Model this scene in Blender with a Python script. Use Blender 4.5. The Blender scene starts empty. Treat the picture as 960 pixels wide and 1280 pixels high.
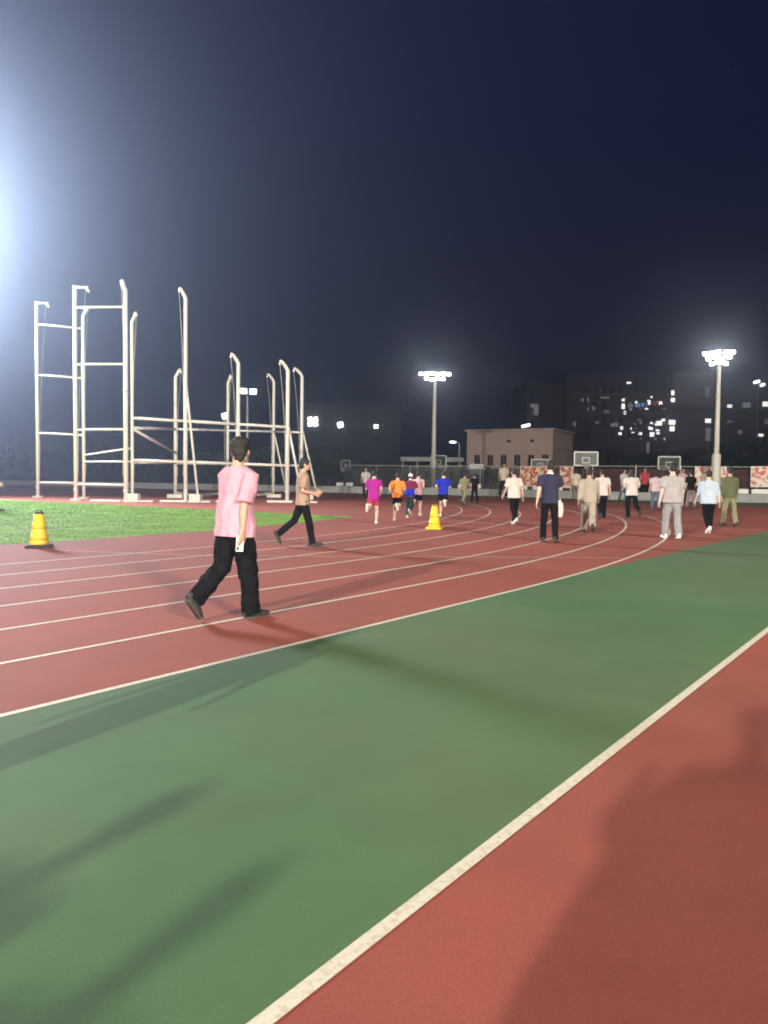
import bpy, bmesh, math, random
from mathutils import Vector, Matrix, noise
R = math.radians
random.seed(7)
scene = bpy.context.scene
COL = scene.collection

# ------------------------------------------------------------------ camera model
F, W0, H0, CH = 962.0, 480.0, 640.0, 1.40
PITCH, ROLL = R(2.6), R(0.7)
fw = Vector((0, math.cos(PITCH), -math.sin(PITCH)))
up0 = Vector((0, math.sin(PITCH), math.cos(PITCH)))
r0 = Vector((1, 0, 0))
rc = r0 * math.cos(ROLL) + up0 * math.sin(ROLL)
uc = -r0 * math.sin(ROLL) + up0 * math.cos(ROLL)
CAM = Vector((0, 0, CH))

def ray(px, py):
    return fw + rc * ((px - W0) / F) + uc * ((H0 - py) / F)

def gp(px, py, z=0.0):
    d = ray(px, py)
    return CAM + d * ((z - CH) / d.z)

def at(px, py, Y):
    d = ray(px, py)
    return CAM + d * (Y / d.y)

def z_above(P, py):
    """height over ground point P that the photo shows at row py"""
    lo, hi = -2.0, 80.0
    for _ in range(50):
        m = (lo + hi) / 2
        v = Vector((P.x, P.y, m)) - CAM
        y = H0 - F * v.dot(uc) / v.dot(fw)
        if y > py: lo = m
        else: hi = m
    return lo

# ------------------------------------------------------------------ materials
def principled(name):
    m = bpy.data.materials.new(name); m.use_nodes = True
    nt = m.node_tree
    return m, nt, nt.nodes['Principled BSDF']

def mat(name, col, rough=0.7, var=0.12, scale=8.0, bump=0.0, bscale=60.0, metal=0.0, spec=0.4, detail=4.0):
    m, nt, b = principled(name)
    tc = nt.nodes.new('ShaderNodeTexCoord')
    n = nt.nodes.new('ShaderNodeTexNoise'); n.inputs['Scale'].default_value = scale; n.inputs['Detail'].default_value = detail
    nt.links.new(tc.outputs['Object'], n.inputs['Vector'])
    cr = nt.nodes.new('ShaderNodeValToRGB')
    cr.color_ramp.elements[0].position = 0.3; cr.color_ramp.elements[1].position = 0.7
    cr.color_ramp.elements[0].color = [c * (1 - var) for c in col] + [1]
    cr.color_ramp.elements[1].color = [min(1, c * (1 + var)) for c in col] + [1]
    nt.links.new(n.outputs['Fac'], cr.inputs['Fac'])
    nt.links.new(cr.outputs['Color'], b.inputs['Base Color'])
    b.inputs['Roughness'].default_value = rough
    b.inputs['Metallic'].default_value = metal
    b.inputs['Specular IOR Level'].default_value = spec
    if bump:
        n2 = nt.nodes.new('ShaderNodeTexNoise'); n2.inputs['Scale'].default_value = bscale; n2.inputs['Detail'].default_value = 3
        nt.links.new(tc.outputs['Object'], n2.inputs['Vector'])
        bp = nt.nodes.new('ShaderNodeBump'); bp.inputs['Strength'].default_value = bump; bp.inputs['Distance'].default_value = 0.02
        nt.links.new(n2.outputs['Fac'], bp.inputs['Height'])
        nt.links.new(bp.outputs['Normal'], b.inputs['Normal'])
    return m

def emit(name, col, strength):
    m, nt, b = principled(name)
    b.inputs['Base Color'].default_value = (.8, .8, .8, 1)
    b.inputs['Emission Color'].default_value = (*col, 1)
    b.inputs['Emission Strength'].default_value = strength
    m.cycles.emission_sampling = 'NONE'
    return m

def rubber(name, col, var=0.16, patch=0.35, dust=.3, worn=0.12):
    """poured polyurethane track surface: granules, large soft patches, scuffs"""
    m, nt, b = principled(name)
    L = nt.links.new
    g = nt.nodes.new('ShaderNodeNewGeometry')
    def nz(scale, det, rough=0.5):
        n = nt.nodes.new('ShaderNodeTexNoise')
        n.inputs['Scale'].default_value = scale; n.inputs['Detail'].default_value = det; n.inputs['Roughness'].default_value = rough
        L(g.outputs['Position'], n.inputs['Vector']); return n
    def mul(fac_socket, lo, hi, p0=0.3, p1=0.7):
        cr = nt.nodes.new('ShaderNodeMapRange')
        cr.inputs['From Min'].default_value = p0; cr.inputs['From Max'].default_value = p1
        cr.inputs['To Min'].default_value = lo; cr.inputs['To Max'].default_value = hi
        L(fac_socket, cr.inputs['Value']); return cr.outputs['Result']
    a = mul(nz(220, 2).outputs['Fac'], 1 - var, 1 + var)
    c = mul(nz(patch, 5, 0.6).outputs['Fac'], 1 - worn, 1 + worn)
    d = mul(nz(2.3, 4, 0.6).outputs['Fac'], 0.95, 1.05)
    m1 = nt.nodes.new('ShaderNodeMath'); m1.operation = 'MULTIPLY'; L(a, m1.inputs[0]); L(c, m1.inputs[1])
    m2 = nt.nodes.new('ShaderNodeMath'); m2.operation = 'MULTIPLY'; L(m1.outputs[0], m2.inputs[0]); L(d, m2.inputs[1])
    mx = nt.nodes.new('ShaderNodeMix'); mx.data_type = 'RGBA'; mx.inputs[0].default_value = 1.0; mx.blend_type = 'MULTIPLY'
    mx.inputs[6].default_value = (*col, 1)
    cb = nt.nodes.new('ShaderNodeCombineColor')
    for k in range(3): L(m2.outputs[0], cb.inputs[k])
    L(cb.outputs[0], mx.inputs[7])
    # dusty, browner patches
    mx2 = nt.nodes.new('ShaderNodeMix'); mx2.data_type = 'RGBA'
    L(mul(nz(0.22, 3).outputs['Fac'], 0.0, dust, 0.42, 0.68), mx2.inputs[0])
    L(mx.outputs[2], mx2.inputs[6]); mx2.inputs[7].default_value = (.17, .15, .10, 1)
    L(mx2.outputs[2], b.inputs['Base Color'])
    b.inputs['Roughness'].default_value = 0.85
    b.inputs['Specular IOR Level'].default_value = 0.25
    bp = nt.nodes.new('ShaderNodeBump'); bp.inputs['Strength'].default_value = 0.35; bp.inputs['Distance'].default_value = 0.004
    L(nz(260, 2).outputs['Fac'], bp.inputs['Height']); L(bp.outputs['Normal'], b.inputs['Normal'])
    return m

def paint_line(name, col=(.68, .63, .50)):
    """white line paint, scuffed through in places"""
    m, nt, b = principled(name)
    L = nt.links.new
    g = nt.nodes.new('ShaderNodeNewGeometry')
    n = nt.nodes.new('ShaderNodeTexNoise'); n.inputs['Scale'].default_value = 30; n.inputs['Detail'].default_value = 5; n.inputs['Roughness'].default_value = .7
    L(g.outputs['Position'], n.inputs['Vector'])
    cr = nt.nodes.new('ShaderNodeValToRGB')
    cr.color_ramp.elements[0].position = 0.36; cr.color_ramp.elements[1].position = 0.52
    cr.color_ramp.elements[0].color = (col[0] * .78, col[1] * .72, col[2] * .62, 1)
    cr.color_ramp.elements[1].color = (*col, 1)
    L(n.outputs['Fac'], cr.inputs['Fac']); L(cr.outputs['Color'], b.inputs['Base Color'])
    b.inputs['Roughness'].default_value = .7
    return m

M = {}
M['red'] = rubber('red_rubber', (.30, .074, .050), dust=.16, worn=.15)
M['green'] = rubber('green_rubber', (.079, .154, .067), dust=.38, worn=.16)
M['line'] = paint_line('line_paint')
M['asphalt'] = mat('asphalt', (.05, .05, .055), .9, .2, 3, .3, 90)
M['grass'] = mat('turf_base', (.145, .27, .028), .9, .25, .9, .3, 120)
M['concrete'] = mat('concrete', (.36, .37, .36), .85, .15, 2, .2, 30)
M['cage'] = mat('cage_paint', (.76, .75, .67), .45, .05, 3, .05, 40)
M['galv'] = mat('galvanised', (.55, .55, .50), .4, .1, 4, .05, 60, metal=.3)
M['mast'] = mat('mast_paint', (.72, .70, .60), .45, .06, 3)
M['lampbody'] = mat('lamp_body', (.25, .25, .26), .5, .1, 5, metal=.4)
M['lens'] = emit('lamp_lens', (1, .98, .93), 28)
M['smalllens'] = emit('small_lamp_lens', (1, .99, .96), 7)
M['skin'] = mat('skin', (.50, .31, .22), .55, .06, 14)
M['skin_pale'] = mat('pale_skin', (.62, .44, .34), .55, .06, 14)
M['eye'] = mat('eye', (.03, .02, .02), .2)
M['lip'] = mat('lip', (.35, .13, .11), .5)
M['hair'] = mat('hair', (.016, .013, .012), .6, .3, 60, .5, 160)
M['black'] = mat('black_cloth', (.008, .008, .009), 1.0, .2, 12, .25, 300, spec=.08)
M['shoe_dark'] = mat('dark_shoe', (.035, .031, .028), .8, .2, 20)
M['shoe_white'] = mat('white_shoe', (.75, .74, .72), .55, .06, 20)
M['sole'] = mat('sole', (.085, .075, .065), .9)
M['yellow'] = mat('cone_yellow', (.78, .55, .03), .4, .08, 9, .08, 40)
M['amber'] = mat('cone_amber', (.80, .52, .03), .45, .08, 12)
M['blackrub'] = mat('black_rubber', (.02, .02, .02), .75, .2, 10)
M['white'] = mat('white_plastic', (.84, .84, .82), .35, .04, 6)
M['board'] = mat('backboard', (.045, .075, .05), .3, .2, 3)
M['orange_rim'] = mat('rim_orange', (.55, .14, .04), .5)
M['net'] = mat('net_white', (.70, .72, .64), .8)
M['maroon'] = mat('maroon_slats', (.09, .035, .035), .75, .3, 3)
M['darkgreen'] = mat('dark_green_slats', (.040, .046, .036), .75, .3, 3)
M['bark'] = mat('bark', (.09, .065, .045), .9, .3, 8, .5, 30)
M['leaf'] = mat('leaf', (.055, .085, .035), .8, .45, .8)
M['leaf2'] = mat('leaf_dull', (.06, .07, .045), .8, .45, .8)
M['bpink'] = mat('pink_render', (.62, .46, .39), .85, .08, .6, .1, 20)
M['bdark'] = mat('dark_render', (.13, .122, .12), .85, .18, .2)
M['bgrey'] = mat('grey_render', (.26, .25, .245), .85, .12, .2)
M['bolive'] = mat('olive_render', (.09, .09, .075), .85, .15, .2)
M['hall'] = mat('hall_render', (.045, .044, .044), .9, .15, .2)
M['glass'] = mat('dark_glass', (.02, .022, .026), .5, .1, 2, spec=.2)
M['fascia'] = mat('pale_fascia', (.36, .38, .36), .7, .1, .8)
M['winlit'] = emit('lit_window', (1, .97, .90), 1.9)
M['windim'] = emit('dim_window', (.80, .86, .92), .13)
M['winblue'] = emit('blue_lit_window', (.25, .45, 1), .5)
M['winred'] = emit('red_lit_window', (1, .22, .18), .35)

def cloth(name, col, rough=.9):
    if name not in M:
        M[name] = mat(name, col, rough, .10, 6, .2, 240, spec=.2)
    return M[name]

# ------------------------------------------------------------------ object helpers
def link(o, parent=None):
    COL.objects.link(o)
    if parent: o.parent = parent
    return o

def tag(o, label=None, cat=None, group=None, kind=None):
    if label: o['label'] = label
    if cat: o['category'] = cat
    if group: o['group'] = group
    if kind: o['kind'] = kind
    return o

def empty(name, loc=(0, 0, 0), rz=0.0, sc=1.0):
    o = bpy.data.objects.new(name, None); o.empty_display_size = .2
    o.location = loc; o.rotation_euler = (0, 0, rz); o.scale = (sc, sc, sc)
    return link(o)

def obj(name, bm, m, parent=None, smooth=False):
    me = bpy.data.meshes.new(name)
    bm.normal_update(); bm.to_mesh(me); bm.free()
    ms = m if isinstance(m, (list, tuple)) else [m]
    for k in ms: me.materials.append(k)
    if smooth: me.polygons.foreach_set('use_smooth', [True] * len(me.polygons))
    return link(bpy.data.objects.new(name, me), parent)

def BM(): return bmesh.new()

def box(bm, c, s, mtx=None, bev=0.0, mi=0):
    v = bmesh.ops.create_cube(bm, size=1.0)['verts']
    T = Matrix.Translation(Vector(c)) @ (mtx.to_4x4() if mtx else Matrix.Identity(4)) @ Matrix.Diagonal((*s, 1))
    bmesh.ops.transform(bm, matrix=T, verts=v)
    fs = {f for x in v for f in x.link_faces}
    for f in fs: f.material_index = mi
    if bev:
        es = {e for x in v for e in x.link_edges}
        bmesh.ops.bevel(bm, geom=list(es), offset=bev, segments=2, affect='EDGES', profile=.6)

def loft(bm, pts, rad, side=(1, 0, 0), n=14, cap=True, mi=0, rnd=True):
    pts = [Vector(p) for p in pts]; side = Vector(side)
    rad = [(r, r) if not isinstance(r, (tuple, list)) else r for r in rad]
    P, A = list(pts), list(rad)
    if cap and rnd:      # rounded ends
        t0 = (pts[0] - pts[1]).normalized(); t1 = (pts[-1] - pts[-2]).normalized()
        h0 = min(rad[0]); h1 = min(rad[-1])
        P = [pts[0] + t0 * h0 * .85, pts[0] + t0 * h0 * .5] + P + [pts[-1] + t1 * h1 * .5, pts[-1] + t1 * h1 * .85]
        A = [(rad[0][0] * .5, rad[0][1] * .5), (rad[0][0] * .87, rad[0][1] * .87)] + A + [(rad[-1][0] * .87, rad[-1][1] * .87), (rad[-1][0] * .5, rad[-1][1] * .5)]
    rings = []
    for i, (p, (a, b)) in enumerate(zip(P, A)):
        t = (P[min(i + 1, len(P) - 1)] - P[max(i - 1, 0)]).normalized()
        s = side - t * side.dot(t)
        if s.length < 1e-3: s = Vector((0, 1, 0)) - t * t.y
        s.normalize(); o = t.cross(s)
        rings.append([bm.verts.new(p + s * (a * math.cos(2 * math.pi * k / n)) + o * (b * math.sin(2 * math.pi * k / n))) for k in range(n)])
    fs = []
    for a, b in zip(rings, rings[1:]):
        for k in range(n):
            fs.append(bm.faces.new((a[k], a[(k + 1) % n], b[(k + 1) % n], b[k])))
    if cap:
        fs.append(bm.faces.new(list(reversed(rings[0])))); fs.append(bm.faces.new(rings[-1]))
    for f in fs: f.material_index = mi

def tube(bm, pts, r, n=10, mi=0):
    loft(bm, pts, [r] * len(pts) if not isinstance(r, (list, tuple)) else r, n=n, rnd=False, mi=mi)

def ell(bm, c, r, u=12, v=8, mtx=None, mi=0):
    vs = bmesh.ops.create_uvsphere(bm, u_segments=u, v_segments=v, radius=1)['verts']
    T = Matrix.Translation(Vector(c)) @ (mtx.to_4x4() if mtx else Matrix.Identity(4)) @ Matrix.Diagonal((*r, 1))
    bmesh.ops.transform(bm, matrix=T, verts=vs)
    for f in {f for x in vs for f in x.link_faces}: f.material_index = mi

def voxel(bm, size, smooth=4, factor=.5):
    """one continuous skin over everything in bm"""
    bmesh.ops.recalc_face_normals(bm, faces=bm.faces)
    me = bpy.data.meshes.new('tmp'); bm.to_mesh(me); bm.free()
    o = bpy.data.objects.new('tmp', me); COL.objects.link(o)
    rm = o.modifiers.new('r', 'REMESH'); rm.mode = 'VOXEL'; rm.voxel_size = size; rm.adaptivity = 0
    if smooth:
        sm = o.modifiers.new('s', 'SMOOTH'); sm.factor = factor; sm.iterations = smooth
    dg = bpy.context.evaluated_depsgraph_get()
    out = bpy.data.meshes.new_from_object(o.evaluated_get(dg))
    bpy.data.objects.remove(o); bpy.data.meshes.remove(me)
    b2 = BM(); b2.from_mesh(out); bpy.data.meshes.remove(out)
    for f in b2.faces: f.material_index = 0
    return b2

def wrinkle(bm, amp, scale, stretch=(1, 1, .45), seed=0.0):
    bm.normal_update()
    off = Vector((seed, seed * 1.7, -seed))
    d = []
    for v in bm.verts:
        p = Vector((v.co.x * stretch[0], v.co.y * stretch[1], v.co.z * stretch[2])) * scale + off
        d.append((noise.noise(p) + .5 * noise.noise(p * 2.3)) * amp)
    for v, k in zip(bm.verts, d): v.co += v.normal * k

def fold(bm, amp, scale, mask, seed):
    """long sharp creases of hanging cloth"""
    bm.normal_update(); d = []
    for v in bm.verts:
        p = Vector((v.co.x * 1.6 + v.co.z * .35, v.co.y * 1.6, v.co.z * .8)) * scale + Vector((seed, seed, seed))
        d.append((.5 - abs(noise.noise(p)) * 2) * amp * mask(v.co.z))
    for v, k in zip(bm.verts, d): v.co += v.normal * k

# ------------------------------------------------------------------ ground
def sheet(name, poly, z, m, kind='structure', label=None, cat=None):
    bm = BM()
    vs = [bm.verts.new((p[0], p[1], z)) for p in poly]
    es = [bm.edges.new((vs[i], vs[(i + 1) % len(vs)])) for i in range(len(vs))]
    bmesh.ops.triangle_fill(bm, edges=es, use_beauty=True)
    for f in bm.faces:
        if f.normal.z < 0: f.normal_flip()
    o = obj(name, bm, m)
    tag(o, label, cat, kind=kind)
    return o

def ribbon(name, pts, w, z, m):
    bm = BM(); pr = None
    n = len(pts)
    for i in range(n):
        a, b = pts[max(i - 1, 0)], pts[min(i + 1, n - 1)]
        t = Vector((b[0] - a[0], b[1] - a[1])).normalized(); nn = Vector((-t.y, t.x)) * (w / 2)
        l = bm.verts.new((pts[i][0] + nn.x, pts[i][1] + nn.y, z)); r = bm.verts.new((pts[i][0] - nn.x, pts[i][1] - nn.y, z))
        if pr: bm.faces.new((pr[1], r, l, pr[0]))
        pr = (l, r)
    return tag(obj(name, bm, m), kind='structure')

AZ = R(36.3); LW = 1.204; RAD = 47.4; S0 = 1.6
d2 = Vector((math.sin(AZ), math.cos(AZ))); n2 = Vector((-d2.y, d2.x))
P2 = Vector((.685, 8.29)); CEN = P2 + d2 * S0 + n2 * RAD
def track(s, n):
    if s <= S0:
        return P2 + d2 * s + n2 * n
    th = (s - S0) / RAD
    v = -n2 * math.cos(th) + d2 * math.sin(th)
    return CEN + v * (RAD - n)
def trackline(n, s0, s1, step=.8):
    k = int((s1 - s0) / step)
    return [track(s0 + (s1 - s0) * i / k, n) for i in range(k + 1)]
gw = gp(200, 668)
NL = RAD - (Vector((gw.x, gw.y)) - CEN).length          # outer line to grass edge
print('track width to grass', NL, NL / LW)

g = sheet('ground', [(-560, -300), (560, -300), (560, 560), (-560, 560)], -.014, M['asphalt'])
# wall course along the far side of the ground
def g2(px, py): p = gp(px, py); return Vector((p.x, p.y))
wall_pts = [Vector((62, 36)), g2(960, 628.5), g2(850, 626.5), g2(740, 624), g2(600, 619.5), g2(430, 616), g2(270, 612.5), Vector((-48, 88)), Vector((-90, 96))]
red_poly = [(-60, -40), (70, -40), (70, 34)] + [tuple(p + Vector((0, -.3))) for p in wall_pts] + [(-95, 60)]
sheet('running_track', red_poly, -.0013, M['red'])
gb0, gb2 = g2(760, 709), g2(960, 664)
gdir = (gb2 - gb0).normalized()
lr0, lr1 = g2(325, 1280), g2(960, 787)
ldir = (lr1 - lr0).normalized()
arc = [p for p in trackline(-.03, -45, 8, .5) if p.y < gb0.y - .05]
green = [tuple(p) for p in arc] + [tuple(gb0), tuple(gb0 + gdir * 60)] + [tuple(lr0 + ldir * 66), tuple(lr0 - ldir * 40)]
sheet('green_apron', green, .000, M['green'])
# green strip under the far wall
inner = []
for i, p in enumerate(wall_pts[:6]):
    k = [9, 8.0, 7.5, 7.0, 5.5, 3.0][i]
    inner.append(p - Vector((p.x * .35, p.y)).normalized() * k)
sheet('far_green_strip', [tuple(p + Vector((0, -.35))) for p in wall_pts[:6]] + [tuple(p) for p in reversed(inner)], .001, M['green'])
# grass sector inside the bend
tip, gt0 = g2(420, 645), g2(0, 624)
cd = (gt0 - tip).normalized()
edge = [p for p in trackline(NL, -46, 30, .5) if p.y < tip.y + .1]
sheet('infield_turf', [tuple(p) for p in edge] + [tuple(tip), tuple(tip + cd * 12), tuple(tip + cd * 60)], .0012, M['grass'])
for k in range(0, 7):
    if k * LW > NL - .3: break
    ribbon('lane_line', trackline(k * LW, -45, 58), .055, .0016, M['line'])
ribbon('apron_edge_line', [lr0 - ldir * 30, lr0, lr0 + ldir * 10, lr0 + ldir * 55], .055, .0016, M['line'])
ribbon('cross_line', [g2(270, 695), g2(510, 696), g2(780, 697.5)], .035, .0045, M['line'])
ribbon('cross_line', [g2(55, 687.5), g2(270, 695.5)], .03, .0045, M['line'])
ribbon('turf_line', [g2(-60, 671), g2(0, 666.5), g2(130, 659), g2(300, 649.5), g2(408, 643.5)], .07, .010, mat('turf_line_paint', (.42, .45, .30)))

# grass blades growing out of the turf sheet
def inpoly(x, y, poly):
    c = False; j = len(poly) - 1
    for i in range(len(poly)):
        xi, yi = poly[i]; xj, yj = poly[j]
        if (yi > y) != (yj > y) and x < (xj - xi) * (y - yi) / (yj - yi) + xi: c = not c
        j = i
    return c
gpoly = [tuple(p) for p in edge] + [tuple(tip), tuple(tip + cd * 60)]
bm = BM(); cnt = 0
while cnt < 42000:
    t = random.random()
    y = 12 + 26 * t * t ** .3; x = random.uniform(-22, 0)
    if not inpoly(x, y, gpoly) or x < -.60 * y: continue
    h = random.uniform(.012, .028); a = random.uniform(0, 6.28); w = .006 + y * .0004
    v = [bm.verts.new((x + math.cos(a) * w, y + math.sin(a) * w, .002)), bm.verts.new((x - math.cos(a) * w, y - math.sin(a) * w, .002)),
         bm.verts.new((x + random.uniform(-.02, .02), y + random.uniform(-.02, .02), .002 + h))]
    bm.faces.new(v); cnt += 1
gm = mat('grass_blades', (.155, .28, .028), .8, .3, .9)
tag(obj('short_grass', bm, gm), 'short bright green grass covering the infield inside the bend', 'grass', kind='stuff')

# ------------------------------------------------------------------ low wall, fence, banners
def poly_at(px):
    """where the ray of image column px crosses the wall course: point, direction"""
    d = ray(px, 600); d = Vector((d.x, d.y))
    for a, b in zip(wall_pts, wall_pts[1:]):
        e = b - a
        den = d.x * e.y - d.y * e.x
        if abs(den) < 1e-6: continue
        t = (a.x * e.y - a.y * e.x) / den
        u = (a.x * d.y - a.y * d.x) / den
        if t > 0 and 0 <= u <= 1: return d * t, e.normalized()
    return wall_pts[1], (wall_pts[1] - wall_pts[0]).normalized()

def wall_run(name, pts, z0, z1, th, m, parent=None):
    bm = BM(); rows = []
    for i, p in enumerate(pts):
        a, b = pts[max(i - 1, 0)], pts[min(i + 1, len(pts) - 1)]
        t = (b - a).normalized(); nn = Vector((-t.y, t.x)) * th / 2
        rows.append([bm.verts.new((p.x + nn.x, p.y + nn.y, z0)), bm.verts.new((p.x + nn.x, p.y + nn.y, z1)),
                     bm.verts.new((p.x - nn.x, p.y - nn.y, z1)), bm.verts.new((p.x - nn.x, p.y - nn.y, z0))])
    for a, b in zip(rows, rows[1:]):
        for k in range(4): bm.faces.new((a[k], b[k], b[(k + 1) % 4], a[(k + 1) % 4]))
    bm.faces.new(rows[0][::-1]); bm.faces.new(rows[-1])
    bmesh.ops.recalc_face_normals(bm, faces=bm.faces)
    return obj(name, bm, m, parent)

wl = empty('boundary_wall', (wall_pts[3].x, wall_pts[3].y, 0))
def under(o, root):
    o.parent = root; o.matrix_parent_inverse = Matrix.Translation(root.location).inverted(); return o
under(wall_run('wall_body', wall_pts, -.01, .50, .25, M['concrete']), wl)
under(wall_run('coping', wall_pts, .502, .56, .33, M['fascia']), wl)
tag(wl, 'low pale concrete kerb wall running along the far side of the track', 'wall')

for (px, wpx, lab) in ((577, 9, 'white rounded block on the wall coping below the kiosk'), (597, 9, 'white rounded block on the wall coping just right of the figure in black'),
        (654, 11, 'white rounded block on the wall coping under the left half of the orange banner'), (671, 10, 'white rounded block on the wall coping under the right half of the orange banner'),
        (425, 9, 'white rounded block on the wall coping under the sideways hoop, left of two'), (437, 9, 'white rounded block on the wall coping under the sideways hoop, right of two'),
        (929, 13, 'white rounded block on the wall coping right of the olive uniform walker'), (950, 20, 'long white rounded block on the wall coping under the right end banner')):
    p, e = poly_at(px); s = p.y / F * wpx
    root = empty('coping_block', (p.x, p.y, .562), math.atan2(-e.y, -e.x))
    bm = BM(); box(bm, (0, 0, .17), (s, .30, .34), bev=.09); obj('block', bm, M['white'], root)
    bm = BM(); box(bm, (0, 0, .012), (s * .8, .32, .022)); obj('pad', bm, M['blackrub'], root)
    tag(root, lab, 'block', 'white blocks on the low wall')

def back(p, k):   # k metres further from the camera
    return p + p.normalized() * k
fpts = [back(p, 1.2) for p in wall_pts[:6]]
fen = empty('slat_fence', (fpts[3].x, fpts[3].y, 0))
tag(fen, 'dark maroon slatted court fence with pale top rail behind the low wall', 'fence')
for a, b in zip(fpts, fpts[1:]):
    L_ = (b - a).length; n = max(1, round(L_ / 3.0)); e = (b - a) / n
    for i in range(n):
        p = a + e * i; q = p + e
        bm = BM(); tube(bm, [(p.x, p.y, 0), (p.x, p.y, 2.42)], .035, 8)
        under(obj('post', bm, M['galv'], fen), fen)
        bm = BM(); m_ = e.length; ns = int(m_ / .11); ang = math.atan2(e.y, e.x); rot = Matrix.Rotation(ang, 3, 'Z')
        for k in range(ns):
            c = p + e * ((k + .5) / ns)
            box(bm, (c.x, c.y, 1.12), (.062, .02, 2.0), rot)
        for z in (.2, 2.16): box(bm, ((p.x + q.x) / 2, (p.y + q.y) / 2, z), (m_ - .08, .03, .06), rot)
        under(obj('slat_panel', bm, M['maroon'] if c.x > 10.5 else M['darkgreen'], fen), fen)
        bm = BM(); tube(bm, [(p.x, p.y, 2.38), (q.x, q.y, 2.38)], .028, 8)
        under(obj('top_rail', bm, M['galv'], fen), fen)

def banner_mat(name, seed, c1, c2, c3):
    m, nt, b = principled(name); L = nt.links.new
    tc = nt.nodes.new('ShaderNodeTexCoord')
    mp = nt.nodes.new('ShaderNodeMapping'); mp.inputs['Location'].default_value = (seed, seed * 2, 0); mp.inputs['Rotation'].default_value = (0, .9, 0)
    L(tc.outputs['Object'], mp.inputs['Vector'])
    w = nt.nodes.new('ShaderNodeTexNoise'); w.inputs['Scale'].default_value = 3.0; w.inputs['Detail'].default_value = 5; w.inputs['Distortion'].default_value = .8
    L(mp.outputs['Vector'], w.inputs['Vector'])
    cr = nt.nodes.new('ShaderNodeValToRGB'); e = cr.color_ramp.elements
    e[0].position = .44; e[0].color = (*c1, 1); e[1].position = .56; e[1].color = (*c3, 1)
    k = e.new(.50); k.color = (*c2, 1)
    L(w.outputs['Fac'], cr.inputs['Fac']); L(cr.outputs['Color'], b.inputs['Base Color'])
    b.inputs['Roughness'].default_value = .35
    return m
CR, OR, RD, YL = (.80, .70, .56), (.70, .30, .12), (.52, .08, .07), (.75, .50, .14)
for i, (x0, x1, y0, y1, cs, lab) in enumerate([
        (647, 691, 584, 607, (RD, OR, CR), 'orange and cream printed banner on the fence beside the pale pink building'),
        (699, 717, 584, 609, (RD, CR, CR), 'narrow cream and red banner between the navy shirt man and the khaki runner'),
        (870, 906, 584, 606, (RD, CR, CR), 'cream banner with a red corner at the foot of the bright right floodlight mast'),
        (941, 985, 584, 608, (RD, CR, CR), 'pinkish printed banner at the right end of the fence')]):
    p0, e = poly_at((x0 + x1) / 2)
    p = back(p0, .75); Y = p.y
    A, B = at(x0, y1, Y), at(x1, y0, Y)
    wd = B.x - A.x; hg = abs(B.z - A.z); zc = (A.z + B.z) / 2
    root = empty('banner', (p.x, p.y, zc), math.atan2(-e.y, -e.x))
    bm = BM(); box(bm, (0, 0, 0), (wd, .02, hg)); obj('printed_sheet', bm, banner_mat('banner_print_%d' % i, i * 3.1, *cs), root)
    bm = BM()
    for s in (-1, 1):
        box(bm, (0, 0, s * (hg / 2 + .02)), (wd + .08, .05, .038)); box(bm, (s * (wd / 2 + .02), 0, 0), (.038, .05, hg))
        tube(bm, [(s * wd * .35, .03, -hg / 2), (s * wd * .35, .03, -zc)], .03, 8)
    obj('frame', bm, M['white'], root)
    tag(root, lab, 'banner', 'banners along the court fence')

# ------------------------------------------------------------------ basketball hoops
def hoop(px, py, Y, face, label, tilt=0, lit='white'):
    c = at(px, py, Y)
    root = empty('basketball_hoop', (c.x, c.y, 0), face)       # board faces local -Y
    zc = max(2.6, c.z)
    bm = BM()
    for sx in (-1, 1):
        box(bm, (sx * .89, 0, zc), (.10, .05, 1.10)); box(bm, (0, 0, zc + sx * .52), (1.68, .05, .10))
    for sx in (-1, 1): box(bm, (sx * .27, -.012, zc - .12), (.06, .03, .42))
    for sz in (.08, -.32): box(bm, (0, -.014, zc + sz), (.48, .03, .06))
    obj('board_frame', bm, M['white'], root)
    bm = BM(); box(bm, (0, .01, zc), (1.68, .02, .94)); obj('backboard', bm, M['board'], root)
    bm = BM()
    ring = [(.23 * math.cos(a), -.42 + .23 * math.sin(a), zc - .42) for a in [2 * math.pi * k / 18 for k in range(19)]]
    tube(bm, ring, .018, 6); box(bm, (0, -.10, zc - .42), (.12, .18, .06)); obj('rim', bm, M['orange_rim'], root)
    bm = BM()
    for k in range(10):
        a, b2 = 2 * math.pi * k / 10, 2 * math.pi * (k + .5) / 10
        tube(bm, [(.22 * math.cos(a), -.42 + .22 * math.sin(a), zc - .43), (.15 * math.cos(b2), -.42 + .15 * math.sin(b2), zc - .68), (.11 * math.cos(a), -.42 + .11 * math.sin(a), zc - .9)], .012, 4)
    obj('net', bm, M['net'], root)
    bm = BM(); tube(bm, [(0, .04, zc - .2), (0, .9, zc - .5), (0, 1.7, .4)], [.06, .08, .10], 10)
    tube(bm, [(0, .04, zc + .3), (0, 1.0, zc - .45)], .04, 8)
    obj('arm', bm, M['lampbody'], root)
    bm = BM(); box(bm, (0, 1.5, .28), (.8, 1.5, .42), bev=.04); obj('base', bm, M['board'], root)
    for s in (-1, 1):
        bm = BM(); box(bm, (s * .33, .42, .28), (.50, .55, .50), bev=.16); obj('base_pad', bm, M['white'], root)
    tag(root, label, 'basketball hoop', 'basketball hoops on the courts')
hoop(732.5, 573.5, 60, R(-4), 'largest basketball hoop, white framed board above the khaki runner')
hoop(836.5, 579, 63, R(2), 'basketball hoop with white framed board over the grey shirt walker')
hoop(675, 580.5, 82, R(-6), 'basketball hoop with white framed board above the orange banner')
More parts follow.
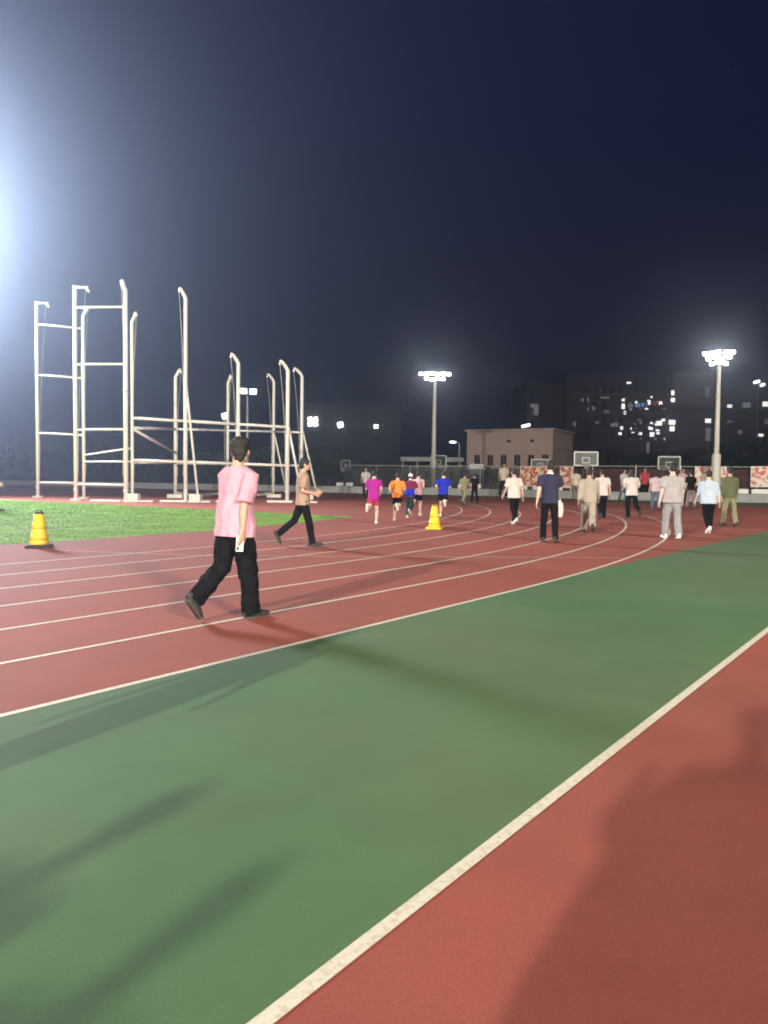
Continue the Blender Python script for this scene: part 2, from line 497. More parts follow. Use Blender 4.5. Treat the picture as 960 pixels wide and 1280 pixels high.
hoop(432, 581, 92, R(-52), 'basketball hoop seen turned sideways, right of the beige shirt walker')
hoop(548, 576, 78, R(28), 'basketball hoop in front of the flat roofed pavilion under the centre mast')

# ------------------------------------------------------------------ throwing cage
def post_pts(px, yb, yt, hook):
    b = gp(px, yb); zt = z_above(b, yt)
    return b, zt
cage = empty('throwing_cage', (*gp(200, 624).xy, 0))
tag(cage, 'tall cream steel throwing cage of hooked posts and rails without its net', 'throwing cage')
def cobj(name, bm, m, parent=None, smooth=False):
    o = obj(name, bm, m, None, smooth)
    if parent is None: return under(o, cage)
    o.parent = parent
    return o
posts = {}
def cpost(key, px, yb, yt, hk, r=.115, hl=.6, brace=None, block=None):
    b, zt = post_pts(px, yb, yt, hk)
    posts[key] = (b, zt)
    h = Vector((hk, -.25 * abs(hk), 0)).normalized() if hk else Vector((0, -1, 0))
    r *= .74; hl *= .72
    bm = BM()
    if key in 'AB':   # square-topped gate posts
        pts = [(b.x, b.y, 0), (b.x, b.y, zt)]
        tube(bm, pts, r, 12)
        q = Vector((b.x, b.y, zt - r)); tube(bm, [q, q + Vector((h.x, h.y, -.03)) * .75], r * .75, 10)
        tube(bm, [q + Vector((h.x, h.y, 0)) * .62, q + Vector((h.x, h.y, -.32)) * .82], r * .7, 8)
    else:
        k = Vector((b.x, b.y, zt - .42))
        pts = [(b.x, b.y, 0), (b.x, b.y, zt * .5), k, k + h * .10 + Vector((0, 0, .18)), k + h * hl * .7 + Vector((0, 0, .42)), k + h * hl + Vector((0, 0, .48))]
        tube(bm, pts, [r, r, r, r * .98, r * .9, r * .8], 12)
    p = cobj('post', bm, M['cage'], smooth=True)
    tipp = Vector((b.x, b.y, zt)) + h * (.62 if key in 'AB' else hl) - Vector((0, 0, .10))
    bm = BM(); tube(bm, [tipp + Vector((0, -.02, 0)), tipp + Vector((0, .02, 0))], .05, 10); cobj('pulley', bm, M['galv'])
    bm = BM(); e_ = Vector((b.x + h.x * r * 1.3, b.y + h.y * r * 1.3, 1.3)); mid = tipp.lerp(e_, .5) + Vector((0, 0, -.2)) - h * .12
    tube(bm, [tipp, tipp.lerp(mid, .5) - h * .03, mid, mid.lerp(e_, .5) - h * .02, e_], .009, 5); cobj('rope', bm, M['net'])
    # foot plate, bolts
    bm = BM(); box(bm, (b.x, b.y, .03), (.5, .4, .05)); 
    for sx in (-1, 1):
        for sy in (-1, 1): tube(bm, [(b.x + sx * .19, b.y + sy * .14, .05), (b.x + sx * .19, b.y + sy * .14, .12)], .025, 6)
    cobj('foot_plate', bm, M['cage'])
    bm = BM(); tube(bm, [(b.x, b.y, .5), (b.x, b.y, .62)], r * 1.22, 12); cobj('collar', bm, M['galv'])
    bm = BM(); tube(bm, [(b.x, b.y, zt * .5), (b.x, b.y, zt * .5 + .1)], r * 1.2, 12)
    cobj('collar', bm, M['galv'])
    if brace:
        ox, oy, zb = brace
        bm = BM(); tube(bm, [(b.x, b.y, zb), (b.x + ox, b.y + oy, .1)], r * .62, 8)
        cobj('brace', bm, M['cage'], smooth=True)
    if block:
        for bx, by, sx, sy, sz in block:
            bm = BM(); box(bm, (b.x + bx, b.y + by, .005 + sz / 2), (sx, sy, sz), bev=.03); cobj('ballast_block', bm, M['cage'])
cpost('A', 47.5, 622, 377, 1, .125)
cpost('B', 95, 626, 357, 1, .135)
cpost('K', 105, 623.5, 386, 1, .115, .4)
cpost('C', 157.5, 627.5, 352, -1, .15, .28, block=[(-.9, -.2, 1.5, .5, .10)])
cpost('L', 165.5, 627.5, 392, 1, .10, .35, brace=None, block=[(.15, -.25, .55, .5, .42), (.75, -.2, .8, .5, .10)])
cpost('D', 232, 628, 362, -1, .125, .45, brace=(.62, .1, 6.2), block=[(-.55, -.15, 1.3, .5, .10), (.55, -.2, .55, .5, .42), (1.0, -.1, .6, .5, .10)])
cpost('G', 297.5, 628, 444, -1, .125, .55, brace=(.6, .4, 3.8), block=[(-.4, -.15, 1.3, .5, .10), (.5, -.2, .5, .5, .40)])
cpost('I', 359, 628.5, 453, -1, .13, .6, brace=(.75, .5, 4.2), block=[(-.35, -.15, 1.3, .5, .12), (.75, .2, .5, .5, .42), (1.2, -.1, .8, .5, .10)])
cpost('E', 219.5, 622.5, 463, 1, .14, .5, brace=(-.3, .9, 4.0), block=[(.05, -.2, .9, .5, .22)])
cpost('F', 284.5, 622, 470, .1, .12, .3, brace=(-.2, 1.0, 4.0), block=[(.1, -.2, .9, .5, .22)])
cpost('H', 341.5, 622, 469, -1, .125, .6, brace=(.85, .5, 4.3), block=[(.1, -.2, .9, .5, .22)])
cpost('J', 376.5, 624.5, 462, -1, .13, .7, brace=(.95, .4, 4.3), block=[(.3, -.2, .9, .5, .30)])
def rail(a, b, r=.06):
    bm = BM(); tube(bm, [a, b], r, 8); cobj('rail', bm, M['cage'], smooth=True)
def pz(k, y): b, _ = posts[k]; return Vector((b.x, b.y, z_above(b, y)))
for ya, yb in ((405, 411), (468.5, 473), (541, 544), (603, 604)): rail(pz('A', ya), pz('K', yb), .062)
for ya, yb in ((384.5, 383.5), (455.5, 455), (537, 536.5), (605, 606)): rail(pz('B', ya), pz('C', yb), .062)
front = ['L', 'D', 'G', 'I']; rear = ['L', 'E', 'F', 'H', 'J']
def chain(keys, y0, y1, r):
    xs = {'L': 165, 'D': 232, 'G': 297, 'I': 359, 'E': 219, 'F': 285, 'H': 342, 'J': 377}
    x0, x1 = xs[keys[0]], xs[keys[-1]]
    for a, b in zip(keys, keys[1:]):
        rail(pz(a, y0 + (y1 - y0) * (xs[a] - x0) / (x1 - x0)), pz(b, y0 + (y1 - y0) * (xs[b] - x0) / (x1 - x0)), r)
chain(front, 522.5, 534, .075); chain(front, 575, 582, .07)
chain(rear, 535, 540.5, .07); chain(rear, 578, 582, .06)
rail(pz('L', 536), pz('E', 566), .075)                      # slanting stay behind the gate
rail(pz('K', 569), pz('L', 560), .045); rail(pz('K', 577), pz('L', 577), .045)
# rolled-down netting lying along the back of the cage
for a, b, z0 in (('E', 'F', .32), ('F', 'H', .30)):
    pa, pb = posts[a][0], posts[b][0]
    bm = BM(); pts = []
    for i in range(15):
        t = i / 14; q = pa.lerp(pb, t)
        pts.append((q.x, q.y - .1, z0 - .16 * math.sin(t * math.pi) + random.uniform(-.02, .02)))
    tube(bm, pts, .09, 8); wrinkle(bm, .03, 6); cobj('rolled_net', bm, mat('net_dull', (.40, .39, .33), .9, .2, 9), smooth=True)

# ------------------------------------------------------------------ floodlight masts
def floodlight(bm_parent, loc, aim, size, lens, root):
    d = (Vector(aim) - Vector(loc)).normalized()
    q = d.to_track_quat('Y', 'Z').to_matrix()
    bm = BM(); box(bm, loc, (size * 1.25, size * .45, size), q, bev=.03)
    loc = Vector(loc)
    box(bm, loc - d * size * .42 , (size * .8, size * .35, size * .6), q)
    h = obj('floodlight', bm, M['lampbody'], root)
    bm = BM(); box(bm, loc + d * size * .235, (size * .98, .02, size * .74), q)
    obj('lens', bm, lens, h)
    return h

def mast(x, y, height, aim, rows, size, label, rad=.17, lens='lens', gap=1.2, collar=None, power=0, spread=155, col=(1, .95, .86), soft=.5):
    root = empty('floodlight_mast', (x, y, 0))
    tag(root, label, 'floodlight mast')
    bm = BM(); tube(bm, [(0, 0, 0), (0, 0, height * .5), (0, 0, height)], [rad, rad * .85, rad * .62], 14); obj('pole', bm, M['mast'], root, True)
    bm = BM(); box(bm, (0, 0, .03), (rad * 4, rad * 4, .06), bev=.01)
    tube(bm, [(0, 0, .06), (0, 0, collar or .5)], rad * 1.5, 14)
    obj('base', bm, M['mast'], root)
    la = Vector(aim) - Vector((x, y, height)); la.z = la.z
    flat = Vector((la.x, la.y, 0)).normalized(); side = Vector((-flat.y, flat.x, 0))
    for k, n in enumerate(rows):
        z = height - .15 - k * size * gap
        wd = n * size * 1.4
        bm = BM(); a, b = -side * wd / 2 + Vector((0, 0, z)), side * wd / 2 + Vector((0, 0, z))
        tube(bm, [a, b], .05, 8); obj('crossarm', bm, M['mast'], root)
        for i in range(n):
            off = side * ((i - (n - 1) / 2) * size * 1.4)
            loc = off + Vector((0, 0, z)) + flat * (size * .65)
            loc = loc + Vector((0, 0, random.uniform(-.18, .18) * size * (lens == 'lens')))
            t = Vector((la.x, la.y, -abs(la.z) * random.uniform(.6, 1.8))) + off * random.uniform(2, 14)
            floodlight(None, loc, loc + t + side * random.uniform(-12, 12), size, M[lens], root)
    if power:
        ld = bpy.data.lights.new('floodlight_beam', 'SPOT')
        ld.energy = power; ld.color = col; ld.spot_size = R(spread); ld.spot_blend = .6 if spread != 112 else .75; ld.shadow_soft_size = soft
        lo = bpy.data.objects.new('floodlight_beam', ld); link(lo, root)
        lo.location = flat * (size * 1.3 + soft) + Vector((0, 0, height - .4))
        v = Vector(aim) - (Vector((x, y, 0)) + lo.location)
        lo.rotation_euler = v.to_track_quat('-Z', 'Y').to_euler()
    return root

POW = 1.0
pr = gp(893.5, 627.5); zr = z_above(pr, 438)
mast(pr.x, pr.y, zr, (4, 18, 0), (5, 4, 3), .30, 'tall cream floodlight mast with a bright lamp cluster at the right, by the fence', rad=.19, gap=1.2, collar=3.2, power=380 * POW, spread=150)
pc = back(g2(541.5, 612), 0); pc = Vector((pc.x, pc.y)); k = 76 / pc.y; pc *= k
zc = z_above(Vector((pc.x, pc.y, 0)), 466)
mast(pc.x, pc.y, zc, (0, 20, 0), (6, 4), .38, 'floodlight mast with a bright lamp cluster in the centre, behind the pavilion', rad=.24, power=330 * POW, spread=150)
q = at(309, 560, 86); zq = z_above(q, 488)
mast(q.x, q.y, zq, (8, 20, 0), (2,), .75, 'thin lamp mast with two heads seen through the throwing cage', rad=.16, lens='smalllens', gap=1, power=0)
mast(-34.2, 47.5, 16.6, (-9, 14, 0), (4, 4, 4), .5, 'dazzling floodlight mast beside the throwing cage, just past the left edge', rad=.28, power=156000 * POW, spread=112, col=(.86, .91, 1.0), soft=4.5)
# the stand-side masts behind the photographer (they throw the long shadows on the apron)
mast(-33.5, -61, 24.3, (0, 12, 0), (6, 6, 6), .6, 'tall floodlight mast behind the photographer, on the left', rad=.4, power=470000 * POW, spread=62, col=(1, .90, .74), soft=.8)
mast(38, -66, 26.5, (0, 14, 0), (6, 6, 6), .6, 'tall floodlight mast behind the photographer, on the right', rad=.4, power=520000 * POW, spread=62, col=(1, .90, .76), soft=4.0)

# street lamp near pavilion
q = at(574, 575, 88)
root = empty('street_lamp', (q.x, q.y, 0)); zt = z_above(q, 552)
bm = BM(); tube(bm, [(0, 0, 0), (0, 0, zt - .4), (-.15, 0, zt - .08), (-.55, -.05, zt)], [.07, .055, .05, .045], 10); obj('pole', bm, M['galv'], root, True)
bm = BM(); ell(bm, (-.75, -.06, zt), (.42, .2, .13)); obj('lamp_head', bm, M['lampbody'], root, True)
bm = BM(); ell(bm, (-.78, -.12, zt - .06), (.38, .19, .13)); obj('lens', bm, M['smalllens'], root, True)
tag(root, 'single arm street lamp left of the pale pink building', 'street lamp')

# ------------------------------------------------------------------ buildings
def bwindow(root, m, x, y, z, w, h, frame=True, fm=None):
    """window in a wall facing local -Y at plane y"""
    if frame:
        bm = BM(); t = .09
        for s in (-1, 1):
            box(bm, (x + s * (w / 2 + t / 2), y - .04, z), (t, .10, h + 2 * t)); box(bm, (x, y - .04, z + s * (h / 2 + t / 2)), (w, .10, t))
        box(bm, (x, y - .03, z), (.05, .06, h)); box(bm, (x, y - .10, z - h / 2 - t - .03), (w + .4, .26, .08))
        f = obj('window', bm, fm or M['fascia'], root)
        bm = BM(); box(bm, (x, y - .012, z), (w, .02, h)); obj('pane', bm, m, f)
    else:
        bm = BM(); box(bm, (x, y - .03, z), (w, .10, h)); obj('window', bm, m, root)

# pale pink two-storey block
YB = 104
a, b = at(583, 600, YB + 6), at(690, 600, YB)
ang = math.atan2(b.y - a.y, b.x - a.x); Lb = (b - a).length
root = empty('pink_building', (a.x, a.y, 0), ang)
ht = z_above(b, 537.5)
bm = BM(); box(bm, (Lb / 2, 5, ht / 2), (Lb, 10, ht)); obj('wall', bm, M['bpink'], root)
bm = BM(); box(bm, (Lb / 2, 5, ht + .13), (Lb + .5, 10.5, .26)); obj('roof', bm, M['bpink'], root)
bm = BM(); zb_ = ht * .70
box(bm, (Lb / 2, -.06, zb_), (Lb + .1, .16, .16)); box(bm, (Lb + .06, 5, zb_), (.16, 10, .16)); obj('string_course', bm, M['bpink'], root)
for i in range(6): bwindow(root, M['glass'], Lb * (.13 + .158 * i), 0, ht * .49, .85, 1.5, fm=M['bpink'])
for i in range(2): bwindow(root, M['glass'], Lb * (.50 + .27 * i), 0, ht * .82, .5, .35, frame=False)
for i in range(3): bwindow(root, M['glass'], Lb * (.2 + .3 * i), 0, ht * .2, 1.3, 1.1, fm=M['bpink'])
bm = BM(); box(bm, (Lb * .03, -1.2, ht * .32), (3.4, 2.2, .14)); 
for s in (-1, 1): tube(bm, [(Lb * .03 + s * 1.5, -2.1, 0), (Lb * .03 + s * 1.5, -2.1, ht * .31)], .07, 8)
obj('porch', bm, M['fascia'], root)
tag(root, 'pale pink two storey building with a row of six dark windows', 'building')
# roof lamp on it
qv = at(657, 537, YB + 3)
r2 = empty('roof_lamp', (qv.x, qv.y, ht + .26))
bm = BM(); tube(bm, [(0, 0, 0), (0, 0, .35)], .05, 8); obj('stand', bm, M['lampbody'], r2)
bm = BM(); box(bm, (0, -.1, .48), (1.15, .25, .34), Matrix.Rotation(R(-14), 3, 'Y'), bev=.06); obj('lens', bm, M['smalllens'], r2)
tag(r2, 'bright lamp standing on the roof of the pale pink building', 'lamp')

def block(name, px0, px1, ytop, Y, depth, m, label, roof=None, base_py=600):
    A, B = at(px0, base_py, Y), at(px1, base_py, Y)
    w = B.x - A.x; cx = (A.x + B.x) / 2
    h = at((px0 + px1) / 2, ytop, Y).z
    root = empty(name, (cx, Y, 0))
    bm = BM(); box(bm, (0, depth / 2, h / 2), (w, depth, h)); obj('wall', bm, m, root)
    bm = BM(); box(bm, (0, depth / 2, h + .2), (w + .6, depth + .6, .4)); obj('roof', bm, roof or m, root)
    tag(root, label, 'building')
    return root, w, h
def floors(root, w, h, n, m, y=0):
    bm = BM()
    for i in range(1, n): box(bm, (0, -.18 + y, h * i / n), (w * .97, .36, .22))
    obj('floor_bands', bm, m, root)
def wpx(root, Y, px, py, wpx_, hpx_, m):
    p = at(px, py, Y); s = Y / F
    bwindow(root, m, p.x - root.location.x, 0, p.z, wpx_ * s, hpx_ * s, frame=False)

YD = 172
root, w, h = block('dark_office_block', 706, 836, 470, YD, 26, M['bdark'], 'large dark office block with scattered bright windows in its middle floors')
floors(root, w, h, 6, M['bgrey'])
rd = random.Random(3)
for (x, y, ww, hh, k) in [(779, 500, 4, 4, 'winlit'), (779, 508, 5, 8, 'winlit'), (781, 516, 4, 5, 'winlit'), (788, 507, 8, 6, 'windim'),
        (797, 506.5, 8, 6, 'winblue'), (805, 506, 8, 6, 'winblue'), (811, 503, 5, 7, 'winlit'), (818, 505, 6, 7, 'winred'), (825, 504, 7, 7, 'winred'),
        (777, 535, 4, 5, 'winlit'), (775, 542, 5, 4, 'winlit'), (791, 540, 4, 3, 'winlit'), (800, 542, 6, 4, 'winlit'), (812, 535, 4, 4, 'winlit'),
        (823, 529, 11, 7, 'winlit'), (815, 543, 7, 7, 'winlit'), (822, 540, 6, 7, 'winlit'), (829, 525, 5, 4, 'winlit'),
        (786, 478.5, 7, 3, 'winlit'), (768, 531, 12, 6, 'windim'), (735, 505, 3, 20, 'windim'), (742, 510, 5, 6, 'windim'), (728, 500, 4, 5, 'windim'),
        (718, 530, 4, 7, 'windim'), (756, 497, 14, 3, 'windim'), (810, 560, 5, 18, 'windim'), (758, 515, 8, 5, 'windim'), (798, 525, 6, 4, 'windim'), (746, 528, 6, 4, 'windim')]:
    wpx(root, YD, x, y, ww * .8, hh * .8, M[k])
for _ in range(34):
    wpx(root, YD, rd.choice((776, 781, 788, 795, 801, 808, 814, 820, 826, 831)) + rd.uniform(-1, 1), rd.choice((497, 503, 511, 529, 536, 543, 549)) + rd.uniform(-1, 1), rd.uniform(1.2, 4), rd.uniform(1.2, 3.2), M[rd.choice(('winlit', 'windim', 'windim'))])
for i in range(12):
    for j in range(4):
        if rd.random() < .75: wpx(root, YD, 712 + i * 10.6, 487 + j * 19, 5, 8, M['glass'])
root, w, h = block('dark_wing', 656, 704, 480.5, YD + 4, 20, M['bolive'], 'dark olive wing at the left end of the large office block')
floors(root, w, h, 6, M['bdark'])
for i in range(3):
    for j in range(3): wpx(root, YD + 4, 664 + 14 * i, 496 + 18 * j, 6, 9, M['glass'])
wpx(root, YD + 4, 668, 512, 10, 14, M['windim'])
root, w, h = block('grey_tower', 838, 889, 465, YD - 4, 30, M['bgrey'], 'plain grey end block behind the right floodlight mast')
wpx(root, YD - 4, 841, 491, 4, 6, M['winlit']); wpx(root, YD - 4, 841, 500, 5, 5, M['winlit'])
wpx(root, YD - 4, 840, 528, 8, 6, M['winlit']); wpx(root, YD - 4, 840, 536, 6, 6, M['winlit'])
wpx(root, YD - 4, 884, 490, 5, 12, M['windim']); wpx(root, YD - 4, 885, 526, 7, 5, M['winlit']); wpx(root, YD - 4, 885, 543, 6, 16, M['windim'])
bm = BM(); box(bm, (0, -.03, h * .855), (w * .98, .06, h * .28)); obj('upper_wall', bm, mat('pale_grey_render', (.42, .40, .39), .85, .1, .2), root)
bm = BM(); box(bm, (0, -.15, h * .68), (w * .99, .3, .5)); obj('floor_bands', bm, M['bdark'], root)
root, w, h = block('far_right_block', 896, 1010, 486, 190, 24, M['bdark'], 'low dark building with a few dim lit windows at the far right')
floors(root, w, h, 5, M['bolive'])
for (x, y, ww, hh, k) in [(912, 508, 7, 5, 'winlit'), (933, 507, 12, 9, 'windim'), (957, 505, 9, 7, 'winlit'), (912, 527, 8, 3, 'windim'), (951, 544, 7, 4, 'winlit'), (958, 527, 5, 8, 'windim'), (925, 540, 6, 6, 'windim')]:
    wpx(root, 190, x, y, ww * .85, hh * .85, M[k])
p = at(948, 478.5, 186)
root = empty('lamp_post', (p.x, p.y, 0))
bm = BM(); tube(bm, [(0, 0, 0), (0, 0, p.z)], [.22, .14], 10); obj('pole', bm, M['galv'], root)
for dx, dz, sz in ((-.5, .2, 1.5), (.9, -.5, 1.1)):
    bm = BM(); box(bm, (dx, -.2, p.z + dz), (sz, .3, .6), Matrix.Rotation(R(-18), 3, 'Y'), bev=.1); obj('lamp_head', bm, M['smalllens'], root)
tag(root, 'tall lamp post with two bright heads over the far right building', 'lamp post')

root, w, h = block('dark_hall', 378, 500, 506, 150, 24, M['hall'], 'long dark hall with three bright wall lights, right of the throwing cage')
floors(root, w, h, 4, M['bolive'])
for i in range(9):
    for j in range(3): wpx(root, 150, 386 + i * 13, 540 + j * 16, 6, 9, M['glass'])
root, w, h = block('dark_side_block', 20, 210, 545, 140, 20, M['bolive'], 'low dark block in the haze behind the throwing cage')
floors(root, w, h, 3, M['bdark'])
for i in range(10): wpx(root, 140, 35 + i * 18, 566, 8, 9, M['glass'])
def wall_lamp(px, py, Y, n, size, label):
    p = at(px, py, Y - .6)
    r = empty('wall_lamp', (p.x, p.y, p.z))
    bm = BM(); box(bm, (0, .38, 0), (size * n * 1.1, .12, .12)); obj('bracket', bm, M['lampbody'], r)
    for i in range(n):
        for j in range(2 if n > 1 else 1):
            bm = BM(); box(bm, ((i - (n - 1) / 2) * size * 1.25, 0, (j - .5) * size * 1.1 if n > 1 else 0), (size, .3, size), Matrix.Rotation(R(-15), 3, 'Y'), bev=.12)
            obj('lens', bm, M['smalllens'], r)
    tag(r, label, 'lamp')
wall_lamp(391, 527, 150, 2, .85, 'cluster of four bright wall lamps on the dark hall, next to the cage')
wall_lamp(425.5, 531, 150, 1, 1.05, 'single bright wall lamp in the middle of the dark hall')
wall_lamp(470, 533, 150, 2, .36, 'faintest lamps, at the right end of the dark hall')
wall_lamp(281, 520, 84, 1, .62, 'small bright lamp seen through the back of the throwing cage')
bm = BM(); p = at(281, 520, 84); tube(bm, [(p.x, p.y, 0), (p.x, p.y, p.z)], .06, 8); tag(obj('lamp_pole', bm, M['galv']), 'slim pole carrying the small lamp behind the throwing cage', 'pole')

# pavilion and kiosk
YP = 90
A, B = at(500, 600, YP), at(579, 600, YP)
root = empty('pavilion', ((A.x + B.x) / 2, YP, 0)); w = B.x - A.x; ht = at(540, 571.5, YP).z
bm = BM(); box(bm, (0, 2.5, ht - .25), (w, 5.4, .5)); obj('roof', bm, M['fascia'], root)
bm = BM(); box(bm, (0, 4, (ht - .5) / 2), (w * .96, 1.6, ht - .51)); obj('wall', bm, mat('pavilion_wall', (.16, .19, .16), .8, .15, .7), root)
for i in range(5):
    bm = BM(); tube(bm, [(-w * .46 + w * .23 * i, .3, 0), (-w * .46 + w * .23 * i, .3, ht - .5)], .11, 10); obj('column', bm, M['fascia'], root)
for i in range(3): bwindow(root, M['glass'], -w * .3 + w * .3 * i, 3.2, ht * .45, 1.3, 1.1)
tag(root, 'low flat roofed pavilion with pale fascia behind the runners', 'pavilion')
A = at(593, 600, 86)
root = empty('kiosk', (A.x, A.y, 0), R(8)); 
bm = BM(); box(bm, (0, 0, 1.15), (1.7, 1.6, 2.3)); obj('wall', bm, M['bgrey'], root)
bm = BM(); box(bm, (0, 0, 2.42), (2.0, 1.9, .22), bev=.03); box(bm, (0, -.1, 2.75), (1.6, 1.5, .42)); obj('roof', bm, M['white'], root)
bm = BM(); box(bm, (0, -.83, 1.4), (1.2, .06, .8)); obj('window', bm, M['glass'], root)
tag(root, 'small kiosk with a white roof in front of the pale pink building', 'kiosk')

# ------------------------------------------------------------------ trees
def tree(px, ytop, Y, spread, label, leafm, seed, cat='tree'):
    rr = random.Random(seed)
    p = at(px, 600, Y); h = at(px, ytop, Y).z
    root = empty('tree', (p.x, p.y, 0), rr.uniform(0, 6))
    bm = BM(); r = .05 * h ** .8
    tube(bm, [(0, 0, 0), (.1, .05, h * .3), (.05, .2, h * .62), (.1, .1, h * .9)], [r, r * .75, r * .45, r * .15], 9)
    tips = []
    for k in range(9):
        a = k * 2.4 + rr.uniform(-.4, .4); z0 = h * rr.uniform(.25, .65); l = spread * rr.uniform(.5, .9)
        e = Vector((math.cos(a) * l, math.sin(a) * l, z0 + h * rr.uniform(.12, .32)))
        tube(bm, [(.06, .1, z0), (e.x * .5, e.y * .5, z0 + (e.z - z0) * .65), e], [r * .35, r * .22, r * .08], 6); tips.append(e)
    obj('trunk', bm, M['bark'], root, True)
    bm = BM()
    cl = [(t, spread * rr.uniform(.22, .42)) for t in tips]
    for _ in range(16):
        a = rr.uniform(0, 6.28); q = rr.random() ** .5; z = rr.uniform(.3, .97)
        k = math.sin(math.pi * min(1, (z - .18) / .9)) ** .6
        cl.append((Vector((math.cos(a) * spread * q * k, math.sin(a) * spread * q * k, h * z)), spread * rr.uniform(.2, .36)))
    for c, s in cl:
        for _ in range(150):
            v = Vector((rr.gauss(0, 1), rr.gauss(0, 1), rr.gauss(0, .75))).normalized() * s * rr.random() ** .4
            o = c + v
            if o.z > h: continue
            t = Vector((rr.gauss(0, 1), rr.gauss(0, 1), rr.gauss(0, 1))).normalized(); u = t.orthogonal().normalized(); w_ = t.cross(u)
            L_ = spread * rr.uniform(.03, .075)
            bm.faces.new([bm.verts.new(o + u * L_), bm.verts.new(o + w_ * L_ * .5), bm.verts.new(o - u * L_), bm.verts.new(o - w_ * L_ * .5)])
    obj('crown', bm, M[leafm], root)
    tag(root, label, cat, 'trees behind the track')
for i, (px, yt, Y, sp, lab) in enumerate([
        (-18, 556, 104, 3.6, 'round dark tree at the left edge, behind the throwing cage'),
        (70, 562, 100, 3.0, 'small dark tree in the haze between the two left cage gates'),
        (135, 556, 106, 3.4, 'dark tree seen through the rungs of the tall cage gate'),
        (205, 552, 110, 4.0, 'broad dark tree seen through the middle of the throwing cage'),
        (262, 563, 98, 2.8, 'low dull tree just left of the pink shirt walker'),
        (330, 558, 104, 3.4, 'dark tree behind the right hand posts of the throwing cage'),
        (395, 562, 112, 3.2, 'dark tree right behind the beige shirt walker'),
        (460, 578, 108, 2.6, 'small dull tree behind the magenta shirt runner'),
        (606, 583, 96, 1.7, 'small leafy tree in front of the pale pink building'),
        (745, 560, 130, 4.4, 'broad dark tree below the large office block'),
        (800, 566, 126, 3.8, 'dark tree left of the grey end block'),
        (862, 560, 128, 4.2, 'dark tree just left of the right floodlight mast'),
        (925, 548, 130, 4.6, 'dark tree just right of the right floodlight mast'),
        (978, 540, 124, 4.8, 'tall dark tree cut by the right edge')]):
    tree(px, yt, Y, sp, lab, ('leaf', 'leaf2')[i % 2], 100 + i)
# hedge shrubs along the left of the wall
for i, (px, Y, s, lab) in enumerate([(62, 84, 1.0, 'clipped shrub behind the leftmost cage post'), (185, 82, 1.1, 'low shrub between the tall cage gate and the next post'), (258, 80, 1.0, 'low shrub beside the pink shirt walker'),
        (330, 79, 1.2, 'round shrub behind the right hand cage posts'), (410, 78, 1.1, 'low shrub right of the beige shirt walker'), (455, 77, .9, 'low shrub left of the magenta shirt runner'), (585, 79, 1.0, 'low shrub below the kiosk')]):
    rr = random.Random(50 + i); p = at(px, 600, Y)
    root = empty('shrub', (p.x, p.y, 0))
    bm = BM()
    for k in range(5): tube(bm, [(0, 0, 0), (rr.uniform(-.4, .4) * s, rr.uniform(-.3, .3) * s, .9 * s)], [.03, .012], 5)
    obj('stem', bm, M['bark'], root)
    bm = BM()
    for k in range(900):
        v = Vector((rr.gauss(0, .75), rr.gauss(0, .5), abs(rr.gauss(0, .55)) + .1)) * s
        t = Vector((rr.gauss(0, 1), rr.gauss(0, 1), rr.gauss(0, 1))).normalized(); u = t.orthogonal().normalized(); w_ = t.cross(u); L_ = rr.uniform(.06, .14)
        bm.faces.new([bm.verts.new(v + u * L_), bm.verts.new(v + w_ * L_ * .5), bm.verts.new(v - u * L_), bm.verts.new(v - w_ * L_ * .5)])
    obj('foliage', bm, M['leaf2'], root)
    tag(root, lab, 'shrub', 'shrubs behind the low wall')

# ------------------------------------------------------------------ traffic cones
def cone(px, py, htpx, label, dark):
    b = gp(px, py); root = empty('traffic_cone', (b.x, b.y, 0.003), R(20) if dark else R(-15))
    H = z_above(b, py - htpx) - .003
    bm = BM(); box(bm, (0, 0, .03), (.42, .42, .055), bev=.012)
    if dark:
        for k in range(4):
            a = math.pi / 4 + k * math.pi / 2; box(bm, (.2 * math.cos(a) * 1.25, .2 * math.sin(a) * 1.25, .022), (.12, .12, .04), bev=.01)
    obj('base', bm, M['blackrub'] if dark else M['yellow'], root)
    bm = BM(); hs = [.058, .12, .3 * H, .36 * H, .6 * H, .66 * H, H * .95]
    def rr(z): return .175 - (.175 - .085) * (z / (H * .95))
    tube(bm, [(0, 0, z) for z in hs], [.18 if i == 0 else rr(z) for i, z in enumerate(hs)], 24); obj('body', bm, M['yellow'], root, True)
    for z0, z1 in ((.20, .40), (.52, .70)):
        bm = BM(); tube(bm, [(0, 0, z0 * H), (0, 0, z1 * H)], [rr(z0 * H) + .003, rr(z1 * H) + .003], 24); obj('reflective_band', bm, M['amber'] if dark else M['yellow'], root, True)
    bm = BM(); tube(bm, [(0, 0, H * .95), (0, 0, H * .985), (0, 0, H)], [.09, .085, .06], 20)
    tube(bm, [(-.05, 0, H), (-.05, 0, H + .03), (.05, 0, H + .03), (.05, 0, H)], .012, 6)
    obj('cap', bm, M['blackrub'] if dark else M['yellow'], root, True)
    tag(root, label, 'traffic cone', 'traffic cones on the track')
cone(49, 684, 44, 'yellow traffic cone with black base beside the grass at the left', True)
cone(543, 661.5, 29, 'plain yellow traffic cone in the lanes in front of the blue shirt runner', False)

# ------------------------------------------------------------------ people
def rotx(v, a):
    return Vector((v[0], v[1] * math.cos(a) - v[2] * math.sin(a), v[1] * math.sin(a) + v[2] * math.cos(a)))

